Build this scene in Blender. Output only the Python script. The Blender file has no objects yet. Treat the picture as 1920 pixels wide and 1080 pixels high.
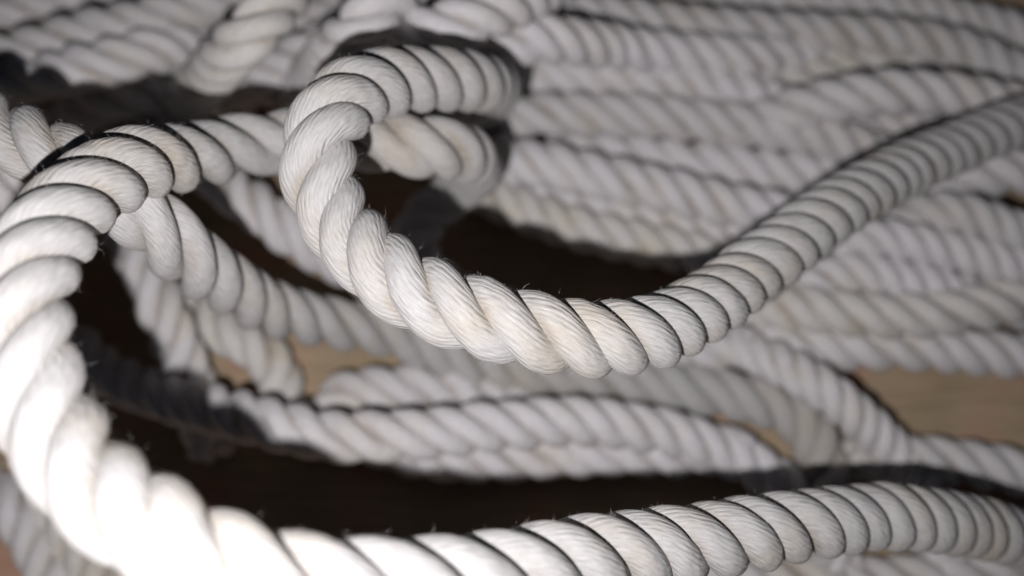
import bpy, math, random
import numpy as np
from mathutils import Vector, Matrix

C = bpy.context.scene.collection
S = bpy.context.scene
random.seed(7)
CM = 0.01

# ------------------------------------------------------------------ camera
TILT = math.radians(18)          # away from straight down
DIST = 34.0                      # cm from lens to the floor along the view axis
FPX = 1920 * 35 / 36
cam_pos = np.array([0.0, -DIST * math.sin(TILT), DIST * math.cos(TILT)])
AX_R = np.array([1.0, 0, 0])
AX_U = np.array([0, math.cos(TILT), math.sin(TILT)])
AX_F = np.array([0, math.sin(TILT), -math.cos(TILT)])
cd = bpy.data.cameras.new('camera')
cam = bpy.data.objects.new('camera', cd)
C.objects.link(cam)
cam.location = Vector(cam_pos * CM)
cam.rotation_euler = (TILT, 0, 0)
cd.lens = 35
cd.sensor_width = 36
cd.clip_start = 0.005
cd.clip_end = 50
cd.dof.use_dof = True
cd.dof.focus_distance = 0.198
cd.dof.aperture_fstop = 6.6
cd.dof.aperture_blades = 0
S.camera = cam

# ------------------------------------------------------------------ world: a dim bluish room, and the phone's flash
w = bpy.data.worlds.new('World')
S.world = w
w.use_nodes = True
bg = w.node_tree.nodes['Background']
bg.inputs[0].default_value = (0.50, 0.66, 1.0, 1)
bg.inputs[1].default_value = 0.011

lp = cam_pos + AX_R * -2.3 + AX_U * -2.3 + AX_F * 1.9
ld = bpy.data.lights.new('flash', 'SPOT')
ld.energy = 2.25
ld.shadow_soft_size = 0.0016
ld.spot_size = math.radians(172)
ld.spot_blend = 1.0
ld.color = (1.0, 0.968, 0.972)
lo = bpy.data.objects.new('flash', ld)
C.objects.link(lo)
lo.location = Vector(lp * CM)
aim = AX_F + AX_R * -0.12 + AX_U * 0.15
lo.rotation_euler = Vector(aim).to_track_quat('-Z', 'Y').to_euler()

S.view_settings.view_transform = 'Standard'
S.view_settings.look = 'None'
S.view_settings.gamma = 1
S.view_settings.exposure = 0.0
S.cycles.max_bounces = 6
S.cycles.diffuse_bounces = 4


def P(x, y, v):
    """world point (cm): v <= 10 is the height above the floor, v > 10 the rope's apparent width, which gives its distance"""
    d = AX_F + AX_R * (x - 960) / FPX + AX_U * (540 - y) / FPX
    if v > 10:
        return cam_pos + d * (DIA * FPX / v)
    t = (v - cam_pos[2]) / d[2]
    return cam_pos + d * t


# ------------------------------------------------------------------ materials
def node(nt, kind, **kw):
    n = nt.nodes.new(kind)
    for k, v in kw.items():
        setattr(n, k, v)
    return n


def rope_material(name, tint, stain, yarn=23, depth=0.00034):
    m = bpy.data.materials.new(name)
    m.use_nodes = True
    nt = m.node_tree
    L = nt.links.new
    b = nt.nodes['Principled BSDF']
    b.inputs['Roughness'].default_value = 0.88
    b.inputs['Specular IOR Level'].default_value = 0.15
    b.inputs['Sheen Weight'].default_value = 0.15
    b.inputs['Sheen Roughness'].default_value = 0.6
    uv = node(nt, 'ShaderNodeUVMap', uv_map='UVMap')
    sep = node(nt, 'ShaderNodeSeparateXYZ')
    L(uv.outputs[0], sep.inputs[0])
    geo = node(nt, 'ShaderNodeTexCoord')

    def math_(op, a, bb):
        n = node(nt, 'ShaderNodeMath', operation=op)
        for i, q in enumerate((a, bb)):
            if hasattr(q, 'default_value') and not isinstance(q, (int, float)):
                L(q, n.inputs[i])
            else:
                n.inputs[i].default_value = q
        return n.outputs[0]
    u, v = sep.outputs[0], sep.outputs[1]
    # slow wander of the yarns
    nz = node(nt, 'ShaderNodeTexNoise')
    nz.inputs['Scale'].default_value = 220
    nz.inputs['Detail'].default_value = 2
    L(geo.outputs['Object'], nz.inputs['Vector'])
    tw = math_('ADD', u, math_('MULTIPLY', v, 0.33))
    ph = math_('MULTIPLY', tw, float(yarn))
    ph = math_('ADD', ph, math_('MULTIPLY', nz.outputs[0], 1.1))
    ridge = math_('ABSOLUTE', math_('SINE', math_('MULTIPLY', ph, math.pi), 0.0), 0.0)
    # fine fibre grain running along the yarns
    comb = node(nt, 'ShaderNodeCombineXYZ')
    L(math_('MULTIPLY', tw, 150.0), comb.inputs[0])
    L(math_('MULTIPLY', v, 4.5), comb.inputs[1])
    fib = node(nt, 'ShaderNodeTexNoise')
    fib.inputs['Scale'].default_value = 1.0
    fib.inputs['Detail'].default_value = 3
    fib.inputs['Roughness'].default_value = 0.65
    L(comb.outputs[0], fib.inputs['Vector'])
    # little knots where filaments bundle along a yarn
    comb2 = node(nt, 'ShaderNodeCombineXYZ')
    L(ph, comb2.inputs[0])
    L(math_('MULTIPLY', v, 4.0), comb2.inputs[1])
    kn = node(nt, 'ShaderNodeTexVoronoi', feature='SMOOTH_F1')
    kn.inputs['Scale'].default_value = 1.0
    kn.inputs['Smoothness'].default_value = 0.5
    L(comb2.outputs[0], kn.inputs['Vector'])
    hgt = math_('ADD', math_('MULTIPLY', ridge, 0.30), math_('MULTIPLY', fib.outputs[0], 0.55))
    hgt = math_('SUBTRACT', hgt, math_('MULTIPLY', kn.outputs[0], 0.95))
    bp = node(nt, 'ShaderNodeBump')
    bp.inputs['Strength'].default_value = 1.0
    bp.inputs['Distance'].default_value = depth
    L(hgt, bp.inputs['Height'])
    L(bp.outputs[0], b.inputs['Normal'])
    # colour: off-white fibre with faint yellow stains and greyer yarns
    st = node(nt, 'ShaderNodeTexNoise')
    st.inputs['Scale'].default_value = 42
    st.inputs['Detail'].default_value = 5
    st.inputs['Roughness'].default_value = 0.62
    L(geo.outputs['Object'], st.inputs['Vector'])
    rmp = node(nt, 'ShaderNodeValToRGB')
    rmp.color_ramp.elements[0].position = 0.50
    rmp.color_ramp.elements[0].color = (0, 0, 0, 1)
    rmp.color_ramp.elements[1].position = 0.72
    rmp.color_ramp.elements[1].color = (1, 1, 1, 1)
    L(st.outputs[0], rmp.inputs[0])
    mx = node(nt, 'ShaderNodeMix', data_type='RGBA')
    mx.inputs['A'].default_value = (*tint, 1)
    mx.inputs['B'].default_value = (*stain, 1)
    L(math_('MULTIPLY', rmp.outputs[0], 0.8), mx.inputs['Factor'])
    # handling dirt worked into the grooves between strands, in patches
    gr = node(nt, 'ShaderNodeMapRange', interpolation_type='SMOOTHSTEP')
    gr.inputs['From Min'].default_value = 0.12
    gr.inputs['From Max'].default_value = 0.24
    L(math_('ABSOLUTE', math_('SUBTRACT', u, 0.5), 0.0), gr.inputs['Value'])
    st2 = node(nt, 'ShaderNodeTexNoise')
    st2.inputs['Scale'].default_value = 75
    st2.inputs['Detail'].default_value = 4
    L(geo.outputs['Object'], st2.inputs['Vector'])
    r3 = node(nt, 'ShaderNodeMapRange')
    r3.inputs['From Min'].default_value = 0.42
    r3.inputs['From Max'].default_value = 0.66
    L(st2.outputs[0], r3.inputs['Value'])
    mxd = node(nt, 'ShaderNodeMix', data_type='RGBA')
    L(math_('MULTIPLY', math_('MULTIPLY', gr.outputs[0], r3.outputs[0]), 0.6), mxd.inputs['Factor'])
    L(mx.outputs['Result'], mxd.inputs['A'])
    mxd.inputs['B'].default_value = (stain[0] * .62, stain[1] * .56, stain[2] * .48, 1)
    mx = mxd
    mx2 = node(nt, 'ShaderNodeMix', data_type='RGBA', blend_type='MULTIPLY')
    mx2.inputs['Factor'].default_value = 1.0
    r2 = node(nt, 'ShaderNodeMapRange')
    r2.inputs['From Min'].default_value = 0.3
    r2.inputs['From Max'].default_value = 0.7
    r2.inputs['To Min'].default_value = 0.74
    r2.inputs['To Max'].default_value = 1.10
    L(fib.outputs[0], r2.inputs['Value'])
    L(mx.outputs['Result'], mx2.inputs['A'])
    L(r2.outputs[0], mx2.inputs['B'])
    L(mx2.outputs['Result'], b.inputs['Base Color'])
    return m


M_NEAR_DIMMED = rope_material('dimmed_white_rope_fibre', (0.56, 0.548, 0.545), (0.52, 0.465, 0.385))  # near ropes: same white rope, colour lowered to offset the flash's falloff
M_BACK_BRIGHTENED = [rope_material('brightened_rope_fibre', (0.81, 0.785, 0.80), (0.74, 0.68, 0.58)),  # heap ropes: colour raised to make up for flash falloff, tint varied per rope
          rope_material('brightened_yellowed_rope_fibre', (0.79, 0.765, 0.74), (0.73, 0.65, 0.50)),
          rope_material('brightened_pale_rope_fibre', (0.84, 0.815, 0.84), (0.78, 0.73, 0.67)),
          rope_material('brightened_dull_rope_fibre', (0.75, 0.73, 0.735), (0.68, 0.62, 0.53))]
M_FUZZ = bpy.data.materials.new('loose_fibre')
M_FUZZ.use_nodes = True
fb = M_FUZZ.node_tree.nodes['Principled BSDF']
fb.inputs['Base Color'].default_value = (0.72, 0.70, 0.67, 1)
fb.inputs['Roughness'].default_value = 0.6


def ground_material():
    m = bpy.data.materials.new('brown_floor')
    m.use_nodes = True
    nt = m.node_tree
    L = nt.links.new
    b = nt.nodes['Principled BSDF']
    b.inputs['Roughness'].default_value = 0.8
    b.inputs['Specular IOR Level'].default_value = 0.2
    tc = node(nt, 'ShaderNodeTexCoord')
    n1 = node(nt, 'ShaderNodeTexNoise')
    n1.inputs['Scale'].default_value = 26
    n1.inputs['Detail'].default_value = 4
    L(tc.outputs['Object'], n1.inputs['Vector'])
    r1 = node(nt, 'ShaderNodeValToRGB')
    e = r1.color_ramp.elements
    e[0].position = 0.35
    e[0].color = (0.36, 0.275, 0.18, 1)
    e[1].position = 0.68
    e[1].color = (0.50, 0.27, 0.195, 1)
    k = e.new(0.5)
    k.color = (0.42, 0.32, 0.22, 1)
    L(n1.outputs[0], r1.inputs[0])
    mp = node(nt, 'ShaderNodeMapping')
    mp.inputs['Scale'].default_value = (40, 420, 40)
    L(tc.outputs['Object'], mp.inputs[0])
    n2 = node(nt, 'ShaderNodeTexNoise')
    n2.inputs['Scale'].default_value = 1
    n2.inputs['Detail'].default_value = 5
    L(mp.outputs[0], n2.inputs['Vector'])
    r2 = node(nt, 'ShaderNodeMapRange')
    r2.inputs['To Min'].default_value = 0.7
    r2.inputs['To Max'].default_value = 1.25
    L(n2.outputs[0], r2.inputs['Value'])
    mx = node(nt, 'ShaderNodeMix', data_type='RGBA', blend_type='MULTIPLY')
    mx.inputs['Factor'].default_value = 1
    L(r1.outputs[0], mx.inputs['A'])
    L(r2.outputs[0], mx.inputs['B'])
    L(mx.outputs['Result'], b.inputs['Base Color'])
    bp = node(nt, 'ShaderNodeBump')
    bp.inputs['Distance'].default_value = 0.0003
    L(n2.outputs[0], bp.inputs['Height'])
    L(bp.outputs[0], b.inputs['Normal'])
    return m


# ------------------------------------------------------------------ floor
def build_floor():
    me = bpy.data.meshes.new('floor')
    n = 24
    s = 1.6
    vs, fs = [], []
    for j in range(n + 1):
        for i in range(n + 1):
            vs.append(((i / n - .5) * 2 * s, (j / n - .5) * 2 * s, 0))
    for j in range(n):
        for i in range(n):
            a = j * (n + 1) + i
            fs.append((a, a + 1, a + n + 2, a + n + 1))
    me.from_pydata(vs, [], fs)
    me.materials.append(ground_material())
    o = bpy.data.objects.new('floor', me)
    o['kind'] = 'structure'
    C.objects.link(o)


DIA = 1.6                     # rope diameter, cm
LAY = 1.92 * DIA              # length of one full turn of a strand
R_H = 0.258 * DIA             # strand centre line radius
R_S = 0.242 * DIA             # strand radius


def spline(pts):
    """centripetal Catmull-Rom through the points, then evened out and softened; spacing 0.1 cm"""
    p = np.array(pts, float)
    p = np.vstack([2 * p[0] - p[1], p, 2 * p[-1] - p[-2]])
    out = []
    for i in range(1, len(p) - 2):
        p0, p1, p2, p3 = p[i - 1:i + 3]
        t0 = 0
        t1 = t0 + np.linalg.norm(p1 - p0) ** .5
        t2 = t1 + np.linalg.norm(p2 - p1) ** .5
        t3 = t2 + np.linalg.norm(p3 - p2) ** .5
        t = np.linspace(t1, t2, 40, endpoint=False)[:, None]
        A1 = (t1 - t) / (t1 - t0) * p0 + (t - t0) / (t1 - t0) * p1
        A2 = (t2 - t) / (t2 - t1) * p1 + (t - t1) / (t2 - t1) * p2
        A3 = (t3 - t) / (t3 - t2) * p2 + (t - t2) / (t3 - t2) * p3
        B1 = (t2 - t) / (t2 - t0) * A1 + (t - t0) / (t2 - t0) * A2
        B2 = (t3 - t) / (t3 - t1) * A2 + (t - t1) / (t3 - t1) * A3
        out.append((t2 - t) / (t2 - t1) * B1 + (t - t1) / (t2 - t1) * B2)
    out.append(p[-2][None])
    q = np.vstack(out)

    def resample(q, step):
        d = np.r_[0, np.cumsum(np.linalg.norm(np.diff(q, axis=0), axis=1))]
        n = max(int(d[-1] / step), 8)
        s = np.linspace(0, d[-1], n + 1)
        return np.stack([np.interp(s, d, q[:, k]) for k in range(3)], 1)
    q = resample(q, 0.1)
    for _ in range(60):
        q[1:-1] = q[1:-1] * .5 + (q[:-2] + q[2:]) * .25
    return resample(q, 0.1)


def frames(q):
    T = np.gradient(q, axis=0)
    T /= np.linalg.norm(T, axis=1)[:, None]
    n = np.cross(T[0], [0, 0, 1.0])
    n /= np.linalg.norm(n)
    N = [n]
    for i in range(1, len(q)):
        n = n - T[i] * np.dot(n, T[i])
        n /= np.linalg.norm(n)
        N.append(n)
    N = np.array(N)
    return T, N, np.cross(T, N)


def smooth_noise(n, period, rng):
    k = max(int(n / period) + 3, 4)
    v = rng.normal(size=k)
    return np.interp(np.linspace(0, k - 1, n), np.arange(k), v)


MB_CACHE = []


def strand_mesh(q, T, N, B, phi, rings, rng, rs_mul, thick):
    n = len(q)
    rad = R_H * thick * (1 + 0.03 * smooth_noise(n, 18, rng))
    c = q + (np.cos(phi) * rad)[:, None] * N + (np.sin(phi) * rad)[:, None] * B
    t = np.gradient(c, axis=0)
    ds = np.linalg.norm(t, axis=1)
    t /= ds[:, None]
    o = np.cos(phi)[:, None] * N + np.sin(phi)[:, None] * B     # outward
    o = o - t * np.sum(o * t, 1)[:, None]
    o /= np.linalg.norm(o, axis=1)[:, None]
    s = np.cross(t, o)
    arc = np.cumsum(ds)
    rs = R_S * thick * rs_mul * (1 + 0.035 * smooth_noise(n, 14, rng))
    th = np.linspace(-math.pi, math.pi, rings + 1)[:-1]
    lump = 1 + 0.018 * np.sin(3 * th[None] + smooth_noise(n, 9, rng)[:, None] * 2)
    V = c[:, None] + (rs[:, None] * lump * np.cos(th))[:, :, None] * o[:, None] \
        + (rs[:, None] * lump * 0.97 * np.sin(th))[:, :, None] * s[:, None]
    V = V.reshape(-1, 3) * CM
    i = np.arange(n - 1)[:, None] * rings
    k = np.arange(rings)[None]
    k2 = (k + 1) % rings
    F = np.stack([i + k, i + k2, i + rings + k2, i + rings + k], 2).reshape(-1, 4)
    caps = [list(range(rings))[::-1], [(n - 1) * rings + j for j in range(rings)]]
    # uv per loop
    U = np.stack([np.broadcast_to(k / rings, (n - 1, rings)),
                  np.broadcast_to((k + 1) / rings, (n - 1, rings)),
                  np.broadcast_to((k + 1) / rings, (n - 1, rings)),
                  np.broadcast_to(k / rings, (n - 1, rings))], 2)
    a0 = np.broadcast_to(arc[:-1, None], (n - 1, rings))
    a1 = np.broadcast_to(arc[1:, None], (n - 1, rings))
    VV = np.stack([a0, a0, a1, a1], 2)
    uv = np.stack([U, VV], 3).reshape(-1, 2)
    me = bpy.data.meshes.new('strand')
    nf = len(F)
    me.vertices.add(len(V))
    me.vertices.foreach_set('co', V.ravel())
    loops = np.r_[F.ravel(), np.array(caps[0]), np.array(caps[1])]
    me.loops.add(len(loops))
    me.loops.foreach_set('vertex_index', loops.astype(np.int32))
    me.polygons.add(nf + 2)
    st = np.r_[np.arange(nf) * 4, nf * 4, nf * 4 + rings].astype(np.int32)
    me.polygons.foreach_set('loop_start', st)
    me.update(calc_edges=True)
    ul = me.uv_layers.new(name='UVMap')
    uvf = np.zeros((len(loops), 2))
    uvf[:nf * 4] = uv
    ul.data.foreach_set('uv', uvf.ravel())
    me.polygons.foreach_set('use_smooth', np.ones(nf + 2, bool))
    me.validate()
    return me, c, o, s, t, rs


def fuzz_mesh(parts, count, rng, lo, hi):
    vs, fs = [], []
    for _ in range(count):
        c, o, s, t, rs = parts[rng.integers(len(parts))]
        i = rng.integers(2, len(c) - 2)
        th = rng.normal() * 0.9
        nrm = o[i] * math.cos(th) + s[i] * math.sin(th)
        p = c[i] + nrm * rs[i] * 0.985
        ln = lo + (hi - lo) * rng.random() ** 4
        d = nrm * (0.35 + rng.random() * 0.9) + t[i] * rng.normal() * 0.6 + s[i] * rng.normal() * 0.5
        d /= np.linalg.norm(d)
        bend = rng.normal(size=3) * 0.7
        r = 0.0010 + 0.0007 * rng.random()
        k = 5
        side = np.cross(d, rng.normal(size=3))
        side /= np.linalg.norm(side)
        up = np.cross(d, side)
        base = len(vs)
        for j in range(k):
            for a in range(3):
                rr = r * (1 - 0.6 * j / (k - 1))
                vs.append((p + (side * math.cos(a * 2.094) + up * math.sin(a * 2.094)) * rr) * CM)
            p = p + d * ln / (k - 1)
            d = d + bend * 0.5
            d /= np.linalg.norm(d)
        for j in range(k - 1):
            for a in range(3):
                x = base + j * 3
                fs.append((x + a, x + (a + 1) % 3, x + 3 + (a + 1) % 3, x + 3 + a))
    me = bpy.data.meshes.new('loose_fibres')
    me.from_pydata(vs, [], fs)
    me.materials.append(M_FUZZ)
    return me


def rope(label, pts, mat=None, rings=16, phase=None, fuzz=0, group='runs of white rope in the heap', seed=None, lay=1.0, thick=1.0, lays=None, fz=(0.03, 0.24), step=2):
    rng = np.random.default_rng(seed if seed is not None else abs(hash_label(label)) % 2 ** 31)
    q = spline([P(*p) for p in pts])
    q[:, 2] = np.maximum(q[:, 2], DIA * .5)
    n = len(q)
    q = q + np.stack([smooth_noise(n, 25, rng), smooth_noise(n, 25, rng), np.abs(smooth_noise(n, 25, rng)) * .5], 1) * 0.02
    for _ in range(20):
        q[1:-1] = q[1:-1] * .5 + (q[:-2] + q[2:]) * .25
    if step == 1:            # finer rings for the ropes in focus
        m = 2 * n - 1
        q = np.stack([np.interp(np.linspace(0, n - 1, m), np.arange(n), q[:, k]) for k in range(3)], 1)
        n = m
        for _ in range(6):
            q[1:-1] = q[1:-1] * .5 + (q[:-2] + q[2:]) * .25
    T, N, B = frames(q)
    ds = np.r_[0, np.linalg.norm(np.diff(q, axis=0), axis=1)]
    lv = np.full(n, float(lay))
    if lays:
        at = [int(np.argmin(np.linalg.norm(q - P(*pts[i]), axis=1))) for i, _ in lays]
        lv = np.interp(np.arange(n), at, [x for _, x in lays])
    rate = 2 * math.pi / (LAY * lv) * (1 + 0.05 * smooth_noise(n, 40 if step == 2 else 80, rng))
    ph = np.cumsum(ds * rate)
    if phase is None:
        phase = rng.random() * 6.28
    e = bpy.data.objects.new('rope', None)
    e.empty_display_size = 0.01
    base = q[np.argmin(q[:, 2])].copy()
    base[2] -= DIA * .5
    e.location = Vector(base * CM)
    e['label'] = label
    e['category'] = 'rope'
    e['group'] = group
    C.objects.link(e)
    inv = Matrix.Translation(-Vector(base * CM))
    parts = []
    for k in range(3):
        me, c, o, s, t, rs = strand_mesh(q, T, N, B, ph + phase + k * 2.0944 + 0.10 * smooth_noise(n, 30 * (3 - step), rng), rings, rng, (1.035 if step == 1 else 0.955) + rng.normal() * 0.015, thick)
        parts.append((c, o, s, t, rs))
        me.materials.append(mat or M_NEAR_DIMMED)
        me.transform(inv)
        ob = bpy.data.objects.new('strand', me)
        ob.parent = e
        C.objects.link(ob)
    if fuzz:
        me = fuzz_mesh(parts, fuzz, rng, *fz)
        me.transform(inv)
        ob = bpy.data.objects.new('loose_fibres', me)
        ob.parent = e
        ob['kind'] = 'stuff'
        C.objects.link(ob)
    return e


def hash_label(s):
    h = 17
    for ch in s:
        h = (h * 31 + ord(ch)) % 1000003
    return h


build_floor()

# ------------------------------------------------------------------ the three raised ropes near the lens
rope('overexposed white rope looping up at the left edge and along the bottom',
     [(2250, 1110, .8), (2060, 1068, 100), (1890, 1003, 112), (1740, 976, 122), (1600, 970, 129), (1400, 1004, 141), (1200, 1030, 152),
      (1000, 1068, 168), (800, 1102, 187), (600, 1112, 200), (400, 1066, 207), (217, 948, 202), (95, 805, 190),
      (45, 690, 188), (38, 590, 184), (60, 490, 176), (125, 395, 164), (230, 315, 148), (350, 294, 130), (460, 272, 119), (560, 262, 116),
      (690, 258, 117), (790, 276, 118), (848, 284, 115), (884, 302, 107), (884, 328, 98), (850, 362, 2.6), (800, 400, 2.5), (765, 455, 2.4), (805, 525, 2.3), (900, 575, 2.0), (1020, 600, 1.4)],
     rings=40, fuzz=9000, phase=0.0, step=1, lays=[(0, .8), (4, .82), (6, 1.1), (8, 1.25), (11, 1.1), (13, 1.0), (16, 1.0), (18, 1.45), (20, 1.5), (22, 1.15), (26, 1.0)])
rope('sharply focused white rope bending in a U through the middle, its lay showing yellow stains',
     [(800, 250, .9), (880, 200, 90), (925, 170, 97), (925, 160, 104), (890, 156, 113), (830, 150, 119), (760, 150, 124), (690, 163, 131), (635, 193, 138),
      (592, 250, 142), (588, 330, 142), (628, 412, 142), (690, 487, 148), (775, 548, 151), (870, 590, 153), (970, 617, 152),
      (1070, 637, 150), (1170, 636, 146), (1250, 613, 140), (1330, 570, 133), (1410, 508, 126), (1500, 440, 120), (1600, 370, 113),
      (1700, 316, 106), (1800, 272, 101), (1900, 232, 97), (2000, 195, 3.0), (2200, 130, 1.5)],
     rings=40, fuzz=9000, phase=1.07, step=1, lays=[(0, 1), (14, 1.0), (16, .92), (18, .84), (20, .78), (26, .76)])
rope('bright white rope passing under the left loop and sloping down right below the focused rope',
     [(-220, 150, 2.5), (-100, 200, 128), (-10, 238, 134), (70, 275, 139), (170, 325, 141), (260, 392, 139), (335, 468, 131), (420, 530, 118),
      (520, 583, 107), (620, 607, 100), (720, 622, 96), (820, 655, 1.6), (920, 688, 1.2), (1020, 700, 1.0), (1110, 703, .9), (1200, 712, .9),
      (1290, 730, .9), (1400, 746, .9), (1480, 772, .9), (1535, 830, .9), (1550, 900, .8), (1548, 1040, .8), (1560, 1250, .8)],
     rings=32, fuzz=3000, phase=1.0, step=1, lays=[(0, 1.1), (3, 1.3), (6, 1.45), (9, 1.25), (12, 1.0)])

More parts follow.
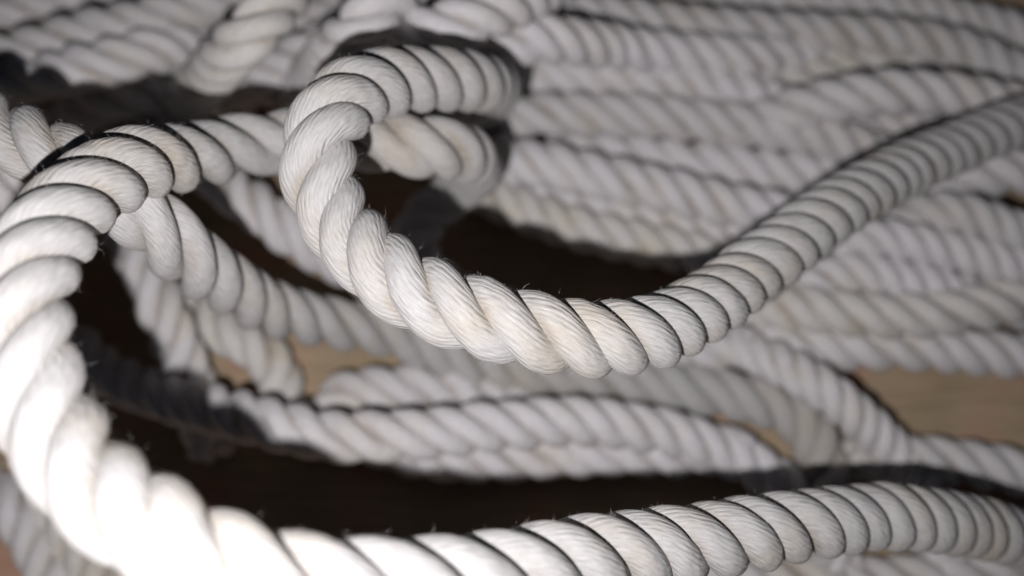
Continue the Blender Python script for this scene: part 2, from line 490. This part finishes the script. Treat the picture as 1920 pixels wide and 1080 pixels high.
# ------------------------------------------------------------------ ropes lying in the heap behind
BACK = [
    # top right
    ('small rope run along the top edge, dropping to the top right corner', [(1150, -45, .9), (1300, -25, .9), (1450, -5, .9), (1600, 5, .9), (1740, 22, .9), (1850, 45, .9), (1960, 80, .9), (2150, 150, .8)]),
    ('wide-curving rope run just below the top right edge of the heap', [(930, 5, 2.6), (1050, 20, 2.4), (1200, 40, 2.2), (1350, 55, 2.0), (1500, 62, 1.9), (1620, 68, 1.8), (1720, 76, 1.7), (1810, 96, 1.7), (1890, 130, 1.7), (1980, 190, 1.6), (2150, 320, 1.2)]),
    ('blurred rope run second from the top, straight behind the small loop', [(800, 130, 2.0), (880, 95, 92), (950, 72, 99), (1060, 76, 96), (1180, 92, 90), (1300, 103, 2.5), (1420, 106, 2.2), (1520, 108, 1.2), (1650, 130, .8)]),
    ('rope run beginning beside the dark shadow of the small loop', [(900, 120, 1.6), (1000, 136, 2.0), (1120, 138, 2.1), (1240, 144, 2.1), (1330, 158, 2.0), (1420, 182, 1.8), (1520, 215, 1.2), (1620, 250, .8)]),
    ('thin-looking rope run tucked under the bright arched rope, climbing right', [(1250, 200, .9), (1370, 170, 1.2), (1480, 152, 1.3), (1590, 134, 1.2), (1690, 126, 1.0), (1800, 120, .8), (1950, 120, .8)]),
    ('bright arched rope run at the right, lying over a second darker one', [(1330, 262, 1.0), (1430, 225, 2.0), (1500, 202, 2.7), (1570, 187, 3.0), (1640, 176, 3.2), (1720, 172, 3.2), (1800, 178, 3.0), (1890, 196, 2.8), (1990, 225, 2.2), (2150, 290, 1.4)]),
    ('darker rope run half hidden beneath the bright arched rope', [(1500, 290, .8), (1600, 250, .9), (1680, 238, 1.1), (1760, 230, 1.1), (1850, 228, 1.0), (1960, 240, .8), (2150, 260, .8)]),
    # centre right
    ('long straight rope run leading right from the small end loop', [(760, 250, .9), (880, 222, 1.2), (960, 215, 1.8), (1080, 214, 2.0), (1200, 218, 2.0), (1320, 226, 2.0), (1430, 238, 2.0), (1540, 258, 1.9), (1620, 280, 1.8), (1720, 322, 1.3), (1850, 400, .8)]),
    ('narrow rope run wedged between the two straight long runs', [(1030, 290, .8), (1140, 290, .8), (1260, 302, 1.1), (1360, 314, 1.3), (1470, 325, 1.3), (1570, 342, 1.1), (1700, 380, .8)]),
    ('rope run slanting down right across the centre, under the focused rope', [(800, 290, .8), (900, 288, 1.4), (980, 300, 2.2), (1080, 318, 2.3), (1190, 343, 2.3), (1300, 368, 2.2), (1400, 390, 2.1), (1490, 405, 1.8), (1580, 425, 1.0), (1700, 450, .8)]),
    ('rope run reaching into the dark hollow inside the U bend', [(880, 350, 1.0), (960, 385, 1.4), (1050, 420, 1.5), (1150, 445, 1.5), (1250, 468, 1.4), (1350, 482, 1.2), (1450, 500, .9), (1560, 530, .8)]),
    ('short rope run between the hollow and the slanting central run', [(860, 350, .8), (960, 362, .9), (1080, 385, .9), (1200, 410, .9), (1320, 435, .9), (1450, 455, .8)]),
    # right of the U
    ('pale rope run at the right edge beside the rising arm of the U', [(1650, 400, .8), (1720, 362, 1.3), (1790, 338, 1.9), (1860, 326, 2.1), (1950, 325, 2.0), (2120, 340, 1.5)]),
    ('greenish grey rope run bending sharply at its left end near the right edge', [(1640, 460, .8), (1690, 415, 1.4), (1735, 388, 2.4), (1790, 398, 2.7), (1850, 418, 2.7), (1920, 440, 2.6), (2020, 470, 2.2), (2200, 520, 1.5)]),
    ('grey rope run with short upright crescents, third below the right arm of the U', [(1450, 480, .9), (1530, 458, 1.8), (1610, 446, 2.3), (1690, 452, 2.4), (1770, 468, 2.4), (1850, 488, 2.3), (1940, 508, 2.2), (2150, 540, 1.6)]),
    ('rope run fading out between the crescent run and the wide diagonal run', [(1430, 540, 1.1), (1510, 517, 1.9), (1590, 510, 2.1), (1680, 524, 2.1), (1760, 542, 1.9), (1840, 562, 1.3), (1950, 590, .9)]),
    ('wide rope run with long diagonal strands below the right arm of the U', [(1330, 560, .9), (1420, 568, 1.6), (1520, 582, 2.0), (1630, 594, 2.1), (1740, 592, 2.2), (1850, 574, 2.2), (1950, 556, 2.0), (2150, 530, 1.5)]),
    ('lowest level rope run at the right, edging the bare brown floor', [(1230, 640, .8), (1340, 650, 1.1), (1440, 650, 1.2), (1560, 650, 1.2), (1660, 652, 1.2), (1760, 657, 1.1), (1860, 664, 1.0), (1960, 672, .9), (2150, 690, .8)]),
    ('rope run crossing the brown floor diagonally down to the right', [(1360, 640, 1.0), (1430, 665, 1.7), (1500, 700, 2.2), (1560, 742, 2.2), (1625, 796, 1.6), (1685, 856, .9), (1735, 925, .8), (1765, 1010, .8), (1780, 1130, .8)]),
    ('rope run at the right edge below the bare brown floor patch', [(1590, 862, .8), (1700, 862, .8), (1790, 868, .8), (1880, 880, .8), (1970, 900, .8), (2150, 950, .8)]),
    # bottom
    ('curved rope run with slanting strands in the lower middle, above the long shadow', [(130, 640, .8), (190, 690, .9), (260, 728, 1.4), (340, 752, 2.4), (430, 772, 3.3), (525, 798, 3.7), (635, 820, 3.7), (760, 819, 3.5), (880, 806, 3.2), (1000, 795, 2.8), (1120, 793, 2.2), (1240, 808, 1.7), (1340, 838, 1.1), (1430, 885, .8), (1520, 960, .8), (1580, 1080, .8)]),
    ('rope run peeping out beneath the lower middle rope as a row of bright dots', [(690, 822, .8), (750, 842, .8), (830, 860, .9), (940, 857, .9), (1060, 850, .9), (1180, 847, .9), (1290, 850, .8), (1400, 840, .8)]),
    ('dim rope piece under the sloping bright rope, left of the brown gap', [(330, 520, .8), (385, 595, .9), (445, 634, 1.2), (505, 664, 1.3), (530, 715, .8), (530, 785, .8), (580, 812, .8), (660, 822, .8)]),
    ('lit rope piece dropping steeply at the edge of the shadow inside the left loop', [(190, 340, 1.5), (235, 430, 2.4), (275, 510, 3.0), (312, 595, 3.0), (342, 675, 2.0), (370, 760, .9), (400, 850, .8)]),
    ('curled grey rope piece below the brown gap in the lower middle', [(640, 815, .8), (600, 778, .8), (622, 742, .9), (680, 728, 1.1), (760, 730, 1.2), (840, 726, 1.0), (930, 750, .8), (1020, 790, .8)]),
    ('rope run along the bottom edge of the photo, right of centre', [(1200, 1100, .8), (1330, 1085, .8), (1450, 1085, .8), (1600, 1088, .8), (1750, 1085, .8), (1850, 1070, .8), (1960, 1050, .8), (2150, 1010, .8)]),
    ('faint rope run in the bottom left corner outside the big loop', [(-120, 830, .8), (-40, 890, .8), (30, 960, .8), (80, 1040, .8), (110, 1150, .8)]),
    ('lit grey rope piece in the dark hollow between the left loop and the U bend', [(280, 250, 1.4), (360, 300, 2.4), (435, 358, 3.0), (500, 405, 3.0), (570, 455, 2.4), (655, 505, 1.4), (760, 540, .8)]),
    ('scrap of rope showing at the very bottom left, right of the corner rope', [(80, 930, .8), (140, 1010, .8), (185, 1090, .8), (210, 1240, .8)]),
    ('pale rope piece at the left edge tucked below the bright sloping rope', [(-220, 325, 90), (-90, 333, 104), (0, 345, 110), (70, 378, 106), (100, 440, 94), (95, 530, 2.0)]),
    # top left
    ('rope run in the top left corner beyond the dark slanting gap', [(-120, 55, 2.0), (0, 25, 2.2), (110, 0, 2.2), (230, -30, 2.2), (400, -70, 2.0)]),
    ('blurred rope run just below the dark slanting gap at top left', [(-130, 150, 3.2), (-20, 112, 3.9), (80, 82, 4.0), (190, 55, 4.0), (310, 28, 4.0), (440, -5, 3.5), (600, -50, 3.0)]),
    ('blurred rope run third from the top left corner', [(-120, 215, 2.6), (0, 165, 3.8), (100, 138, 4.4), (210, 115, 4.6), (310, 95, 4.0), (400, 85, 1.6), (560, 40, .9)]),
    ('short lit rope piece beside the dark shadow at upper left', [(60, 270, .8), (140, 222, 1.8), (220, 180, 3.0), (300, 170, 3.0), (390, 178, 2.0), (520, 160, .8)]),
    ('rope run with big round crescents climbing to the top edge, left of centre', [(300, 240, .8), (345, 195, 2.4), (395, 142, 98), (438, 95, 106), (482, 46, 108), (530, -8, 104), (600, -90, 4.0)]),
    ('rope run climbing to the top edge just above the small loop', [(540, 190, .8), (590, 140, 4.0), (645, 82, 107), (690, 40, 110), (740, -8, 106), (810, -80, 4.0)]),
    ('dim rope run between the two climbing ropes at the top', [(380, 190, .8), (470, 145, 2.4), (560, 108, 3.2), (640, 60, 2.3), (700, 0, .9)]),
    ('dim rope run crossing behind, between the two climbing ropes near the top edge', [(470, 80, .9), (560, 45, 1.5), (640, 18, 1.4), (720, -10, 1.0), (800, -40, .8)]),
    ('yellowish rope run above the small loop, left of the long straight runs', [(640, 190, 2.0), (705, 110, 98), (770, 66, 104), (850, 48, 106), (930, 22, 104), (1010, -15, 98), (1090, -60, 4.0)]),
    ('rope run hidden in the shadow directly behind the small loop', [(600, 160, .8), (700, 130, .9), (800, 110, .9), (900, 95, .9), (1000, 90, .8)]),
]
TIGHT = ('greenish grey rope run bending', 'grey rope run with short upright', 'rope run crossing the brown', 'rope run fading out between', 'darker rope run half hidden', 'small rope run along the top')
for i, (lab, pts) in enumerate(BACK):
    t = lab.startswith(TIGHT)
    rope(lab, pts, mat=M_BACK_BRIGHTENED[(i * 7 + i // 3) % 4], lay=0.76 if t else 1.0, thick=0.9 if t else 1.0)
